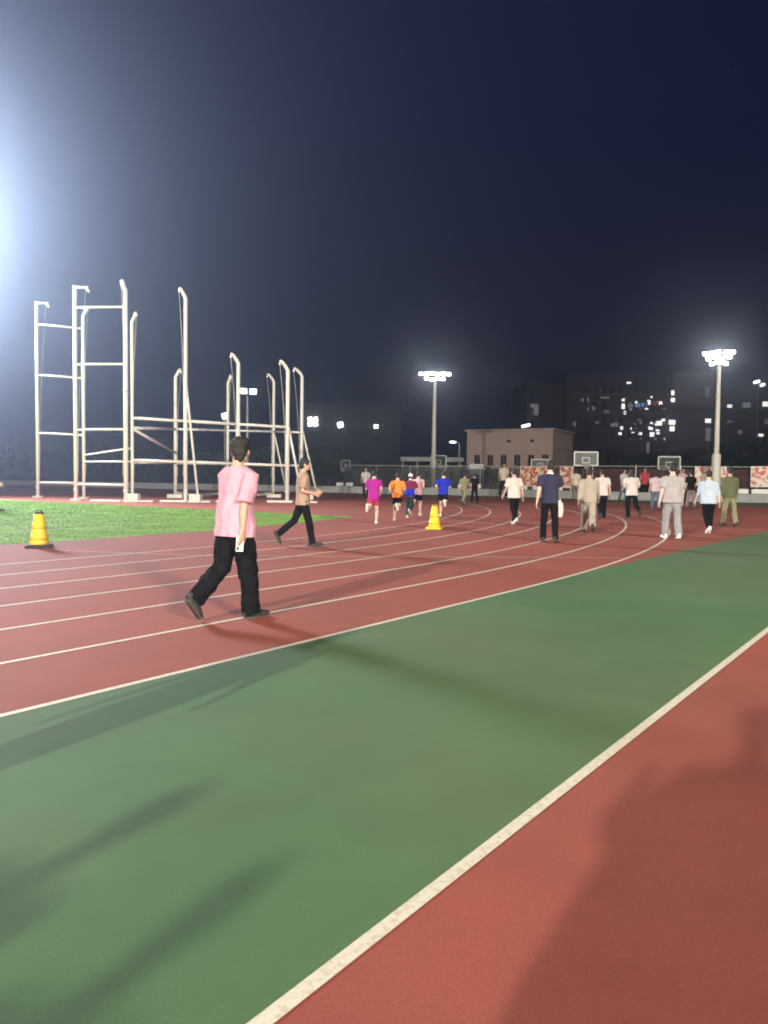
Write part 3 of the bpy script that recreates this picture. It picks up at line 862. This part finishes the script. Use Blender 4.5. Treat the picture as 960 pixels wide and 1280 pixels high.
def hand(bm, wrist, d, side, s, curl=.5, n=8):
    """palm, four unequal bent fingers, thumb; d points along the hand, curls towards -nrm"""
    d = d.normalized(); inward = Vector((-s, 0, 0)); inward = (inward - d * inward.dot(d)).normalized()
    wid = d.cross(inward).normalized()                       # across the knuckles
    if wid.y < 0: wid = -wid                                 # index finger side looks forward
    loft(bm, [wrist - d * .01, wrist + d * .03, wrist + d * .085], [(.026, .020), (.040, .017), (.042, .014)], side=wid, n=10)
    for k, (o, ln) in enumerate(((.030, .072), (.010, .080), (-.010, .074), (-.029, .058))):
        b = wrist + d * .086 + wid * o
        p = [b - d * .02]; dd = d.copy(); q = b
        for j in range(3):
            p.append(q.copy()); a = curl * (.55 + .35 * j)
            dd = (dd * math.cos(a) + inward * math.sin(a)).normalized(); inw = inward
            q = q + dd * ln * (.45, .32, .23)[j]
        p.append(q)
        loft(bm, p, [.0095, .0095, .0088, .008, .007], side=wid, n=n)
    t0 = wrist + d * .025 + wid * .036
    t1 = t0 + (d * .6 + wid * .6 + inward * .35).normalized() * .04; t2 = t1 + (d * .85 + wid * .1 + inward * .5).normalized() * .034
    loft(bm, [t0 - wid * .015, t1, t2], [.013, .011, .009], side=d, n=n)

POSES = {   # legs: thigh, knee, foot pitch, splay (left, right); arms: pitch, abduct, elbow, inward (left, right)
 'walk': dict(legs=((20, 6, 8, 2), (-20, 30, -38, 2)), arms=((-18, 8, 14, 0), (18, 8, 22, 0)), lean=4),
 'walk2': dict(legs=((-17, 26, -30, 2), (16, 4, 4, 2)), arms=((14, 9, 20, 0), (-16, 9, 16, 0)), lean=3),
 'stroll': dict(legs=((10, 4, 2, 3), (-8, 10, -12, 3)), arms=((-4, 10, 12, 0), (6, 10, 20, 0)), lean=2),
 'run': dict(legs=((14, 22, -4, 1), (-22, 82, -50, 2)), arms=((-32, 16, 88, 25), (20, 16, 85, 30)), lean=9),
 'run2': dict(legs=((-26, 78, -50, 2), (16, 24, -4, 1)), arms=((22, 16, 85, 30), (-34, 16, 88, 25)), lean=8),
 'jog': dict(legs=((18, 34, 0, 1), (-14, 54, -40, 2)), arms=((-24, 20, 92, 25), (12, 20, 92, 30)), lean=6),
 'pink': dict(legs=((-11, 38, -50, 3), (9, 3, 3, 2)), arms=((16, 8, 20, 0), (-19, 3, 12, 0)), lean=3),
 'beige': dict(legs=((-21, 30, -58, 2), (16, 7, 6, 2)), arms=((6, 8, 80, 25), (-8, 10, 86, 20)), lean=1),
 'hold': dict(legs=((7, 4, 0, 4), (-9, 10, -12, 4)), arms=((-10, 9, 22, 0), (28, 8, 75, 25)), lean=2),
 'photo': dict(legs=((3, 2, 0, 9), (-3, 2, 0, 9)), arms=((6, 58, 95, 62), (6, 58, 95, 62)), lean=2),
}
def person(px, py, top, az, pose, label, top_m, bot_m, shoe='shoe_dark', hair='short', skin='skin', sleeve=.75, shorts=False, loose=1.0,
           hem=-.10, pos=None, height=None, near=False, trouser=1.0, tails=None, group=None, sock=None, cuff_z=None, collar=None, head_turn=0, vest=None):
    po = POSES[pose]
    P = pos if pos else gp(px, py)
    s = (height or z_above(P, top)) / 1.77
    root = empty('person', (P.x, P.y, 0.003), -R(az), s)
    tag(root, label, 'person', group)
    vs = .0075 if near else .015
    lean = R(po['lean'])
    hip = Vector((0, 0, .93))
    u = Vector((0, math.sin(lean), math.cos(lean)))
    T = lambda d, x=0, y=0: hip + u * d + Vector((x, y, 0))
    # --- joints
    J = {}
    for i, sd in enumerate((-1, 1)):
        th, kn, fp, sp = [R(v) for v in po['legs'][i]]
        h = hip + Vector((sd * .085, 0, -.02))
        dt = Vector((sd * math.sin(sp), math.sin(th), -math.cos(th))).normalized()
        k = h + dt * .43
        ds = Vector((sd * math.sin(sp) * .4, math.sin(th - kn), -math.cos(th - kn))).normalized()
        a = k + ds * .40
        fd = Vector((sd * .12, math.cos(fp), math.sin(fp))).normalized()
        fu = Vector((0, -math.sin(fp), math.cos(fp)))
        J['leg%d' % i] = (h, k, a, fd, fu)
    low = min(min((J['leg%d' % i][2] - J['leg%d' % i][4] * .085 - J['leg%d' % i][3] * .06).z, (J['leg%d' % i][2] - J['leg%d' % i][4] * .085 + J['leg%d' % i][3] * .19).z) for i in (0, 1))
    dz = Vector((0, 0, -low))
    hip = hip + dz
    for i in (0, 1):
        h, k, a, fd, fu = J['leg%d' % i]; J['leg%d' % i] = (h + dz, k + dz, a + dz, fd, fu)
    for i, sd in enumerate((-1, 1)):
        p, ab, el, inw = [R(v) for v in po['arms'][i]]
        sh = T(.455, sd * .185)
        du = Vector((sd * math.sin(ab), math.sin(p) * math.cos(ab), -math.cos(p) * math.cos(ab))).normalized()
        e = sh + du * .285
        df = Vector((sd * (math.sin(ab) * math.cos(inw) - math.sin(inw)), math.sin(p + el), -math.cos(p + el))).normalized()
        w = e + df * .245
        J['arm%d' % i] = (sh, e, w, df)
    nk = T(.56); hd = nk + Vector((0, .025 + math.sin(lean) * .1, .135))
    # --- body
    bm = BM()
    loft(bm, [T(-.09), T(0), T(.12), T(.26), T(.38), T(.46), T(.515)], [(.12, .080), (.145, .098), (.138, .095), (.15, .105), (.165, .108), (.155, .09), (.085, .065)], n=18)
    loft(bm, [T(.48), nk, hd - Vector((0, .02, .03))], [(.062, .062), (.055, .058), (.054, .058)], n=12)
    hm = Matrix.Rotation(R(head_turn), 3, 'Z')
    H = lambda x, y, z: hd + hm @ Vector((x, y, z))
    ell(bm, H(0, -.012, .022), (.077, .095, .098), 16, 12); ell(bm, H(0, .02, -.045), (.060, .075, .075), 14, 10)
    ell(bm, H(0, .060, -.088), (.034, .030, .026)); ell(bm, H(0, .097, -.022), (.013, .020, .026), 8, 6)
    ell(bm, H(0, .074, .012), (.052, .02, .012), 10, 6)
    for sd in (-1, 1): ell(bm, H(sd * .079, -.008, -.012), (.012, .022, .034), 8, 6); ell(bm, H(sd * .04, .062, -.035), (.022, .022, .02), 8, 6)
    for i, sd in enumerate((-1, 1)):
        sh, e, w, df = J['arm%d' % i]
        loft(bm, [sh - Vector((sd * .05, 0, -.005)), sh, sh.lerp(e, .45), e, e.lerp(w, .3), w], [.055, .056, .046, .038, .040, .025], n=12)
        h, k, a, fd, fu = J['leg%d' % i]
        loft(bm, [h, h.lerp(k, .45), k, k.lerp(a, .3), k.lerp(a, .7), a], [.086, .078, .060, .064, .048, .038] if shorts else [.072, .066, .050, .050, .040, .035], n=12)
        loft(bm, [a - fd * .04 - fu * .045, a + fd * .06 - fu * .05, a + fd * .15 - fu * .068], [(.034, .03), (.036, .026), (.036, .014)], n=10)
        if near: hand(bm, w, df, None, sd, .42)
    bm = voxel(bm, .0055 if near else .013, 3 if near else 2)
    if not near:
        for i, sd in enumerate((-1, 1)): hand(bm, J['arm%d' % i][2], J['arm%d' % i][3], None, sd, .5, 6)
    for sd in (-1, 1): ell(bm, H(sd * .031, .081, -.006), (.012, .007, .007), 8, 6, mi=1)
    ell(bm, H(0, .086, -.062), (.022, .008, .006), 8, 6, mi=2)
    obj('body', bm, [M[skin], M['eye'], M['lip']], root, True)
    # --- trousers or shorts
    bm = BM(); tw = trouser
    loft(bm, [T(.035), T(-.02), T(-.09)], [(.168, .122), (.176, .128), (.160, .118)], n=18)
    for i, sd in enumerate((-1, 1)):
        h, k, a, fd, fu = J['leg%d' % i]
        if shorts:
            loft(bm, [h + Vector((0, 0, .03)), h.lerp(k, .4), h.lerp(k, .68)], [.096, .10 * tw, .105 * tw], n=14, rnd=False)
        else:
            end = a + (a - k).normalized() * (.045 if near else .03)
            loft(bm, [h + Vector((0, 0, .03)), h.lerp(k, .45), k, k.lerp(a, .5), end], [.098, .092 * tw, .078 * tw, .076 * tw, .070 * tw], n=16, rnd=False)
    bm = voxel(bm, vs, 2); wrinkle(bm, .012 if near else .009, 13, (1, 1, .8), px * .13)
    if near: fold(bm, .013, 5.5, lambda z: 1.0 if z < .62 else .35, 3.1)
    obj('shorts' if shorts else 'trousers', bm, bot_m, root, True)
    # --- shirt
    bm = BM(); lo = loose
    loft(bm, [T(hem - .05), T(hem + .03), T(.1), T(.26), T(.38), T(.455), T(.505), T(.54)],
         [(.190 * lo, .145 * lo), (.190 * lo, .145 * lo), (.178 * lo, .135 * lo), (.180 * lo, .135), (.194, .134), (.188, .118), (.132, .096), (.076, .080)], n=22, rnd=False)
    for i, sd in enumerate((-1, 1)):
        sh, e, w, df = J['arm%d' % i]
        if sleeve <= 1: pts = [sh - Vector((sd * .06, 0, -.01)), sh, sh.lerp(e, sleeve * .6), sh.lerp(e, sleeve)]; rd_ = [.078, .080, .076 * lo ** .5, .077 * lo ** .7]
        else: pts = [sh - Vector((sd * .06, 0, -.01)), sh, sh.lerp(e, .6), e, e.lerp(w, sleeve - 1)]; rd_ = [.076, .079, .067, .060, .048]
        if sleeve > 0.05: loft(bm, pts, rd_, n=14, rnd=False)
    bm = voxel(bm, vs, 2 if near else 2); wrinkle(bm, .012 if near else .010, 9, (1, 1, .45), px * .07)
    if near: fold(bm, .020, 4.6, lambda z: max(0, min(1, (1.38 - z) / .3)), 9.4)
    pl = T(hem)
    geom = bm.verts[:] + bm.edges[:] + bm.faces[:]
    bmesh.ops.bisect_plane(bm, geom=geom, plane_co=pl, plane_no=u, clear_inner=True)
    obj('shirt', bm, top_m, root, True)
    if collar:
        bm = BM(); loft(bm, [T(.50), T(.53), T(.565)], [(.088, .082), (.078, .076), (.070, .072)], n=16, rnd=False); obj('collar', bm, collar, root, True)
    if vest:
        bm = BM(); loft(bm, [T(hem + .02), T(.1), T(.2)], [(.196, .15), (.19, .147), (.19, .145)], n=20, rnd=False); obj('shirt_panel', bm, vest, root, True)
    # --- shoes
    for i, sd in enumerate((-1, 1)):
        h, k, a, fd, fu = J['leg%d' % i]
        b0 = a - fu * .045
        bm = BM()
        loft(bm, [b0 - fd * .055 + fu * .02, b0 - fd * .02 + fu * .005, b0 + fd * .06 - fu * .006, b0 + fd * .13 - fu * .016, b0 + fd * .185 - fu * .022],
             [(.040, .050), (.047, .056), (.050, .048), (.051, .038), (.040, .029)], side=fu.cross(fd), n=14)
        sh = obj('shoe', bm, M[shoe], root, True)
        bm = BM()
        rotm = Matrix((fd.cross(fu), fd, fu)).transposed()
        box(bm, b0 + fd * .065 - fu * .036, (.080, .262, .024), rotm, bev=.011)
        obj('sole', bm, M['sole'] if shoe != 'shoe_white' else M['shoe_white'], sh)
        if sock:
            bm = BM(); loft(bm, [a - fu * .01, a + (k - a).normalized() * .09], [.046, .047], n=12, rnd=False); obj('sock', bm, sock, root, True)
    # --- hair
    bm = BM()
    if hair == 'cap':
        ell(bm, H(0, -.012, .045), (.088, .106, .090), 16, 10); ell(bm, H(0, .10, .045), (.065, .075, .012), 12, 6)
        bm = voxel(bm, .012, 2); obj('cap', bm, M['white'], root, True)
        bm = BM(); ell(bm, H(0, -.045, -.015), (.079, .068, .062)); obj('hair', voxel(bm, .012, 2), M['hair'], root, True)
    else:
        ell(bm, H(0, -.022, .040), (.086, .100, .096), 16, 12); ell(bm, H(0, -.042, -.005), (.083, .075, .075), 14, 10)
        if hair == 'bushy': ell(bm, H(0, -.050, -.055), (.066, .050, .055)); ell(bm, H(0, -.012, .055), (.096, .108, .090)); ell(bm, H(.06, .03, .04), (.035, .05, .05)); ell(bm, H(-.06, .03, .04), (.035, .05, .05))
        if hair == 'long': loft(bm, [H(0, -.05, 0), H(0, -.085, -.12), H(0, -.10, -.25)], [(.09, .065), (.105, .05), (.085, .03)], n=14)
        if hair == 'bob': ell(bm, H(0, -.045, -.05), (.095, .07, .095))
        bm = voxel(bm, .009 if near else .012, 2); wrinkle(bm, .010, 28, (1, 1, 1), px)
        obj('hair', bm, M['hair'], root, True)
    return root, J, s, P

PINK = cloth('pink_tee', (.60, .31, .39)); BEI = cloth('beige_tee', (.36, .25, .18)); MAG = cloth('magenta_tee', (.36, .018, .26)); MAG2 = cloth('crimson_shorts', (.40, .03, .10))
ORG = cloth('orange_tee', (.80, .25, .05)); BLU = cloth('blue_tee', (.018, .028, .42)); WHT = cloth('white_tee', (.56, .53, .51)); NAV = cloth('navy_tee', (.03, .03, .06))
KHK = cloth('khaki_uniform', (.36, .32, .26)); GRY = cloth('grey_tee', (.35, .335, .33)); GRT = cloth('grey_trousers', (.27, .27, .28)); LBL = cloth('light_blue_tee', (.42, .50, .58))
OLV = cloth('olive_uniform', (.10, .11, .06)); CAM_ = cloth('camouflage', (.22, .21, .12)); LAV = cloth('lavender_tee', (.55, .42, .46)); DEN = cloth('denim', (.10, .13, .19))
RED_ = cloth('red_top', (.42, .06, .08)); CRM = cloth('cream_top', (.62, .55, .46)); PNK2 = cloth('hot_pink_top', (.66, .12, .36)); BRN = cloth('dull_brown', (.20, .16, .14)); BK = M['black']
CREAMP = cloth('pale_pink_tee', (.66, .40, .42)); DTEAL = cloth('dark_teal_tights', (.02, .035, .035)); MRN = cloth('dark_red_top', (.16, .02, .06))
SOCK = cloth('white_sock', (.75, .74, .72))

pink = person(294, 773, 545, 38, 'pink', 'nearest walker in a loose pink tee and black trousers holding a phone behind his hip', PINK, BK, near=True, loose=1.2, sleeve=.95, hem=-.13, trouser=1.2, hair='bushy', head_turn=32)
# phone in his right hand
rt, J, s, P = pink
sh, e, w, df = J['arm1']
rotz = Matrix.Rotation(-R(38), 3, 'Z')
hp = Vector((P.x, P.y, .003)) + (rotz @ ((w + df * .105 + Vector((-.028, 0, 0))) * s))
ph = empty('phone', hp, -R(38))
q = (df).to_track_quat('Z', 'X').to_matrix()
bm = BM(); box(bm, (0, 0, -.02), (.012, .075, .155), q, bev=.004); obj('phone_body', bm, M['white'], ph)
bm = BM(); box(bm, Vector((0, 0, -.02)) + q @ Vector((-.0072, 0, 0)), (.002, .068, .146), q); obj('screen', bm, M['glass'], ph)
bm = BM(); box(bm, Vector((0, 0, -.02)) + q @ Vector((.007, .016, .05)), (.004, .026, .030), q, bev=.001); obj('camera_bump', bm, M['blackrub'], ph)
tag(ph, 'white phone gripped in the hand of the pink shirt walker', 'phone')

G = 'people on the track'
person(378, 683, 571, 78, 'beige', 'walker in a beige tee and black trousers striding past the cage, elbow bent', BEI, BK, sock=SOCK, hair='bushy', sleeve=.8, trouser=.92)
person(466.5, 655, 587, 8, 'run2', 'runner in a magenta tee and crimson shorts on the bend', MAG, MAG2, shorts=True, skin='skin_pale', shoe='shoe_white', hem=-.13)
person(496, 651.5, 590, 12, 'run', 'runner in a bright orange tee and black shorts on the bend', ORG, BK, shorts=True, skin='skin_pale', shoe='shoe_white')
person(512, 647, 590, 16, 'jog', 'runner in a white cap, dark red and blue top and dark tights', MRN, DTEAL, hair='cap', skin='skin_pale', shoe='shoe_white', vest=BLU)
person(521.5, 645, 589, 20, 'run2', 'runner in a pale pink tee half hidden by the white cap runner', CREAMP, BK, shorts=True, skin='skin_pale', shoe='shoe_white')
person(553.5, 646, 588, 10, 'run', 'runner in a royal blue tee and black shorts behind the yellow cone', BLU, BK, shorts=True, skin='skin_pale', shoe='shoe_white')
person(580, 632, 590, 30, 'walk', 'far walker in camouflage clothes just right of the blue shirt runner', CAM_, CAM_, skin='skin')
person(593, 629.5, 592, -20, 'stroll', 'far figure dressed all in black below the pale pink building', BK, BK)
person(642, 655.5, 584, -14, 'walk2', 'walker in a white tee and black trousers left of the navy shirt man', WHT, BK, loose=1.12, hair='short', shoe='shoe_white')
person(686, 678, 576, 10, 'hold', 'man in a navy shirt with a white collar and black trousers, standing in mid track', NAV, BK, collar=M['white'], trouser=.94, skin='skin_pale', sleeve=.7)
person(735, 666, 583, 14, 'walk', 'figure in a loose khaki suit with long sleeves running away', KHK, KHK, sleeve=1.9, loose=1.16, trouser=1.12, shoe='shoe_dark')
person(752, 649, 585, 6, 'walk2', 'walker in a white tee and black trousers behind the khaki figure', WHT, BK, loose=1.1)
person(789, 649, 584, -4, 'jog', 'long haired jogger in a white tee and black trousers', WHT, BK, hair='long', loose=1.1, skin='skin_pale')
person(819, 638, 589, 5, 'stroll', 'far walker in a lavender tee and jeans, left of the grey shirt walker', LAV, DEN, loose=1.1, hair='bob')
person(839, 674, 579, 5, 'stroll', 'walker in a grey tee and grey trousers with white shoes', GRY, GRT, loose=1.25, trouser=1.1, shoe='shoe_white', skin='skin_pale')
person(863, 636, 588, -8, 'stroll', 'far figure in black between the grey shirt and light blue shirt walkers', BK, BRN)
person(884.5, 667, 586, 4, 'walk2', 'walker in a light blue tee and black trousers with white shoes', LBL, BK, loose=1.14, shoe='shoe_white', skin='skin_pale', sleeve=1.3)
person(911, 658, 584, -6, 'stroll', 'rightmost walker in an olive uniform with long sleeves', OLV, CAM_, sleeve=1.9, loose=1.1)
person(-14, 640, 568, 60, 'walk', 'figure in a hot pink top cut off by the left edge of the photo', PNK2, BK, skin='skin_pale', sleeve=.5)
person(629, 621, 578, 170, 'stroll', 'far standing figure in a cream top in front of the pale pink building', CRM, BK, hair='bob')
person(805, 625, 584, 190, 'stroll', 'far figure in a red top behind the long haired jogger', RED_, BK)
person(719, 626, 586, 15, 'stroll', 'far figure in a pale top just left of the khaki figure', CRM, BRN, hair='bob')
person(779, 626, 586, 160, 'stroll', 'far figure in a white top at the fence left of the long haired jogger', WHT, DEN)
person(852, 627, 585, 170, 'stroll', 'far figure in a pale pink top right behind the grey shirt walker', CREAMP, BK)
person(457, 622, 584, 185, 'stroll', 'far figure in a white top just left of the magenta shirt runner', WHT, BK)
# people outside the frame whose shadows cross the apron
person(0, 0, 0, 36, 'walk', 'walker beside the photographer, outside the left edge', GRY, BK, pos=Vector((-2.55, 2.35, 0)), height=1.72)
person(0, 0, 0, 40, 'stroll', 'walker left behind the photographer', WHT, BK, pos=Vector((-3.1, -1.1, 0)), height=1.70)
person(0, 0, 0, 30, 'stroll', 'second walker left behind the photographer', GRY, BK, pos=Vector((-2.70, -1.72, 0)), height=1.7)
person(0, 0, 0, 4, 'photo', 'photographer holding up a phone behind the camera', BK, DEN, pos=Vector((-.52, -.58, 0)), height=1.96, loose=2.3, sleeve=1.6, trouser=1.9, hair='bushy')
# white bag carried by the navy shirt man
b = gp(697, 678); zt = z_above(b, 622)
bg = empty('bag', (b.x, b.y - .05, zt - .40))
bm = BM(); loft(bm, [(0, 0, 0), (0, 0, .12), (.01, 0, .27), (0, 0, .33)], [(.09, .04), (.11, .06), (.08, .05), (.03, .02)], n=12); wrinkle(bm, .02, 14); obj('sack', bm, WHT, bg, True)
bm = BM(); tube(bm, [(-.04, 0, .31), (-.03, 0, .39), (.03, 0, .39), (.04, 0, .31)], .008, 6); obj('handle', bm, WHT, bg)
tag(bg, 'small white bag hanging at the right side of the navy shirt man', 'bag')

# ------------------------------------------------------------------ air, sky, camera
bm = BM(); box(bm, (0, 130, 17), (1180, 900, 37)); 
hz = obj('haze', bm, [])
m = bpy.data.materials.new('night_haze'); m.use_nodes = True; nt = m.node_tree
for n in list(nt.nodes):
    if n.type != 'OUTPUT_MATERIAL': nt.nodes.remove(n)
v = nt.nodes.new('ShaderNodeVolumePrincipled'); v.inputs['Color'].default_value = (.66, .765, 1, 1)
v.inputs['Density'].default_value = .0037; v.inputs['Anisotropy'].default_value = .885
nt.links.new(v.outputs[0], nt.nodes['Material Output'].inputs['Volume'])
hz.data.materials.append(m)
tag(hz, kind='stuff', label='thin night haze glowing round the floodlights', cat='haze')

w = bpy.data.worlds.new('World'); scene.world = w; w.use_nodes = True
nt = w.node_tree; L = nt.links.new; bg = nt.nodes['Background']
sky = nt.nodes.new('ShaderNodeTexSky'); sky.sky_type = 'NISHITA'; sky.sun_disc = False
sky.sun_elevation = R(-7); sky.sun_rotation = R(230); sky.air_density = 1.4; sky.ozone_density = 3.0
L(sky.outputs[0], bg.inputs['Color']); bg.inputs['Strength'].default_value = .012
tc = nt.nodes.new('ShaderNodeTexCoord'); sx = nt.nodes.new('ShaderNodeSeparateXYZ'); L(tc.outputs['Generated'], sx.inputs[0])
cr = nt.nodes.new('ShaderNodeValToRGB'); e = cr.color_ramp.elements
e[0].position = 0; e[0].color = (.0075, .0080, .0150, 1); e[1].position = .6; e[1].color = (.0009, .0026, .028, 1)
k = e.new(.22); k.color = (.0040, .0052, .019, 1)
k = e.new(.40); k.color = (.0016, .0035, .026, 1)
L(sx.outputs['Z'], cr.inputs['Fac'])
b2 = nt.nodes.new('ShaderNodeBackground'); L(cr.outputs[0], b2.inputs['Color']); b2.inputs['Strength'].default_value = .95
ad = nt.nodes.new('ShaderNodeAddShader'); L(bg.outputs[0], ad.inputs[0]); L(b2.outputs[0], ad.inputs[1])
L(ad.outputs[0], nt.nodes['World Output'].inputs['Surface'])

cd_ = bpy.data.cameras.new('camera'); co = link(bpy.data.objects.new('camera', cd_))
mx = Matrix((rc, uc, -fw)).transposed().to_4x4(); mx.translation = CAM
co.matrix_world = mx
cd_.sensor_fit = 'VERTICAL'; cd_.sensor_height = 36; cd_.sensor_width = 27; cd_.lens = F / 1280 * 36
cd_.clip_start = .05; cd_.clip_end = 3000
scene.camera = co

scene.view_settings.view_transform = 'Standard'; scene.view_settings.look = 'None'
scene.view_settings.exposure = 0; scene.view_settings.gamma = 1
scene.render.engine = 'CYCLES'
c = scene.cycles
c.use_denoising = True; c.denoiser = 'OPENIMAGEDENOISE'
c.max_bounces = 4; c.diffuse_bounces = 2; c.glossy_bounces = 2; c.transmission_bounces = 2; c.volume_bounces = 0
c.sample_clamp_indirect = 2.0; c.use_adaptive_sampling = True; c.adaptive_threshold = .02
c.filter_width = 1.9
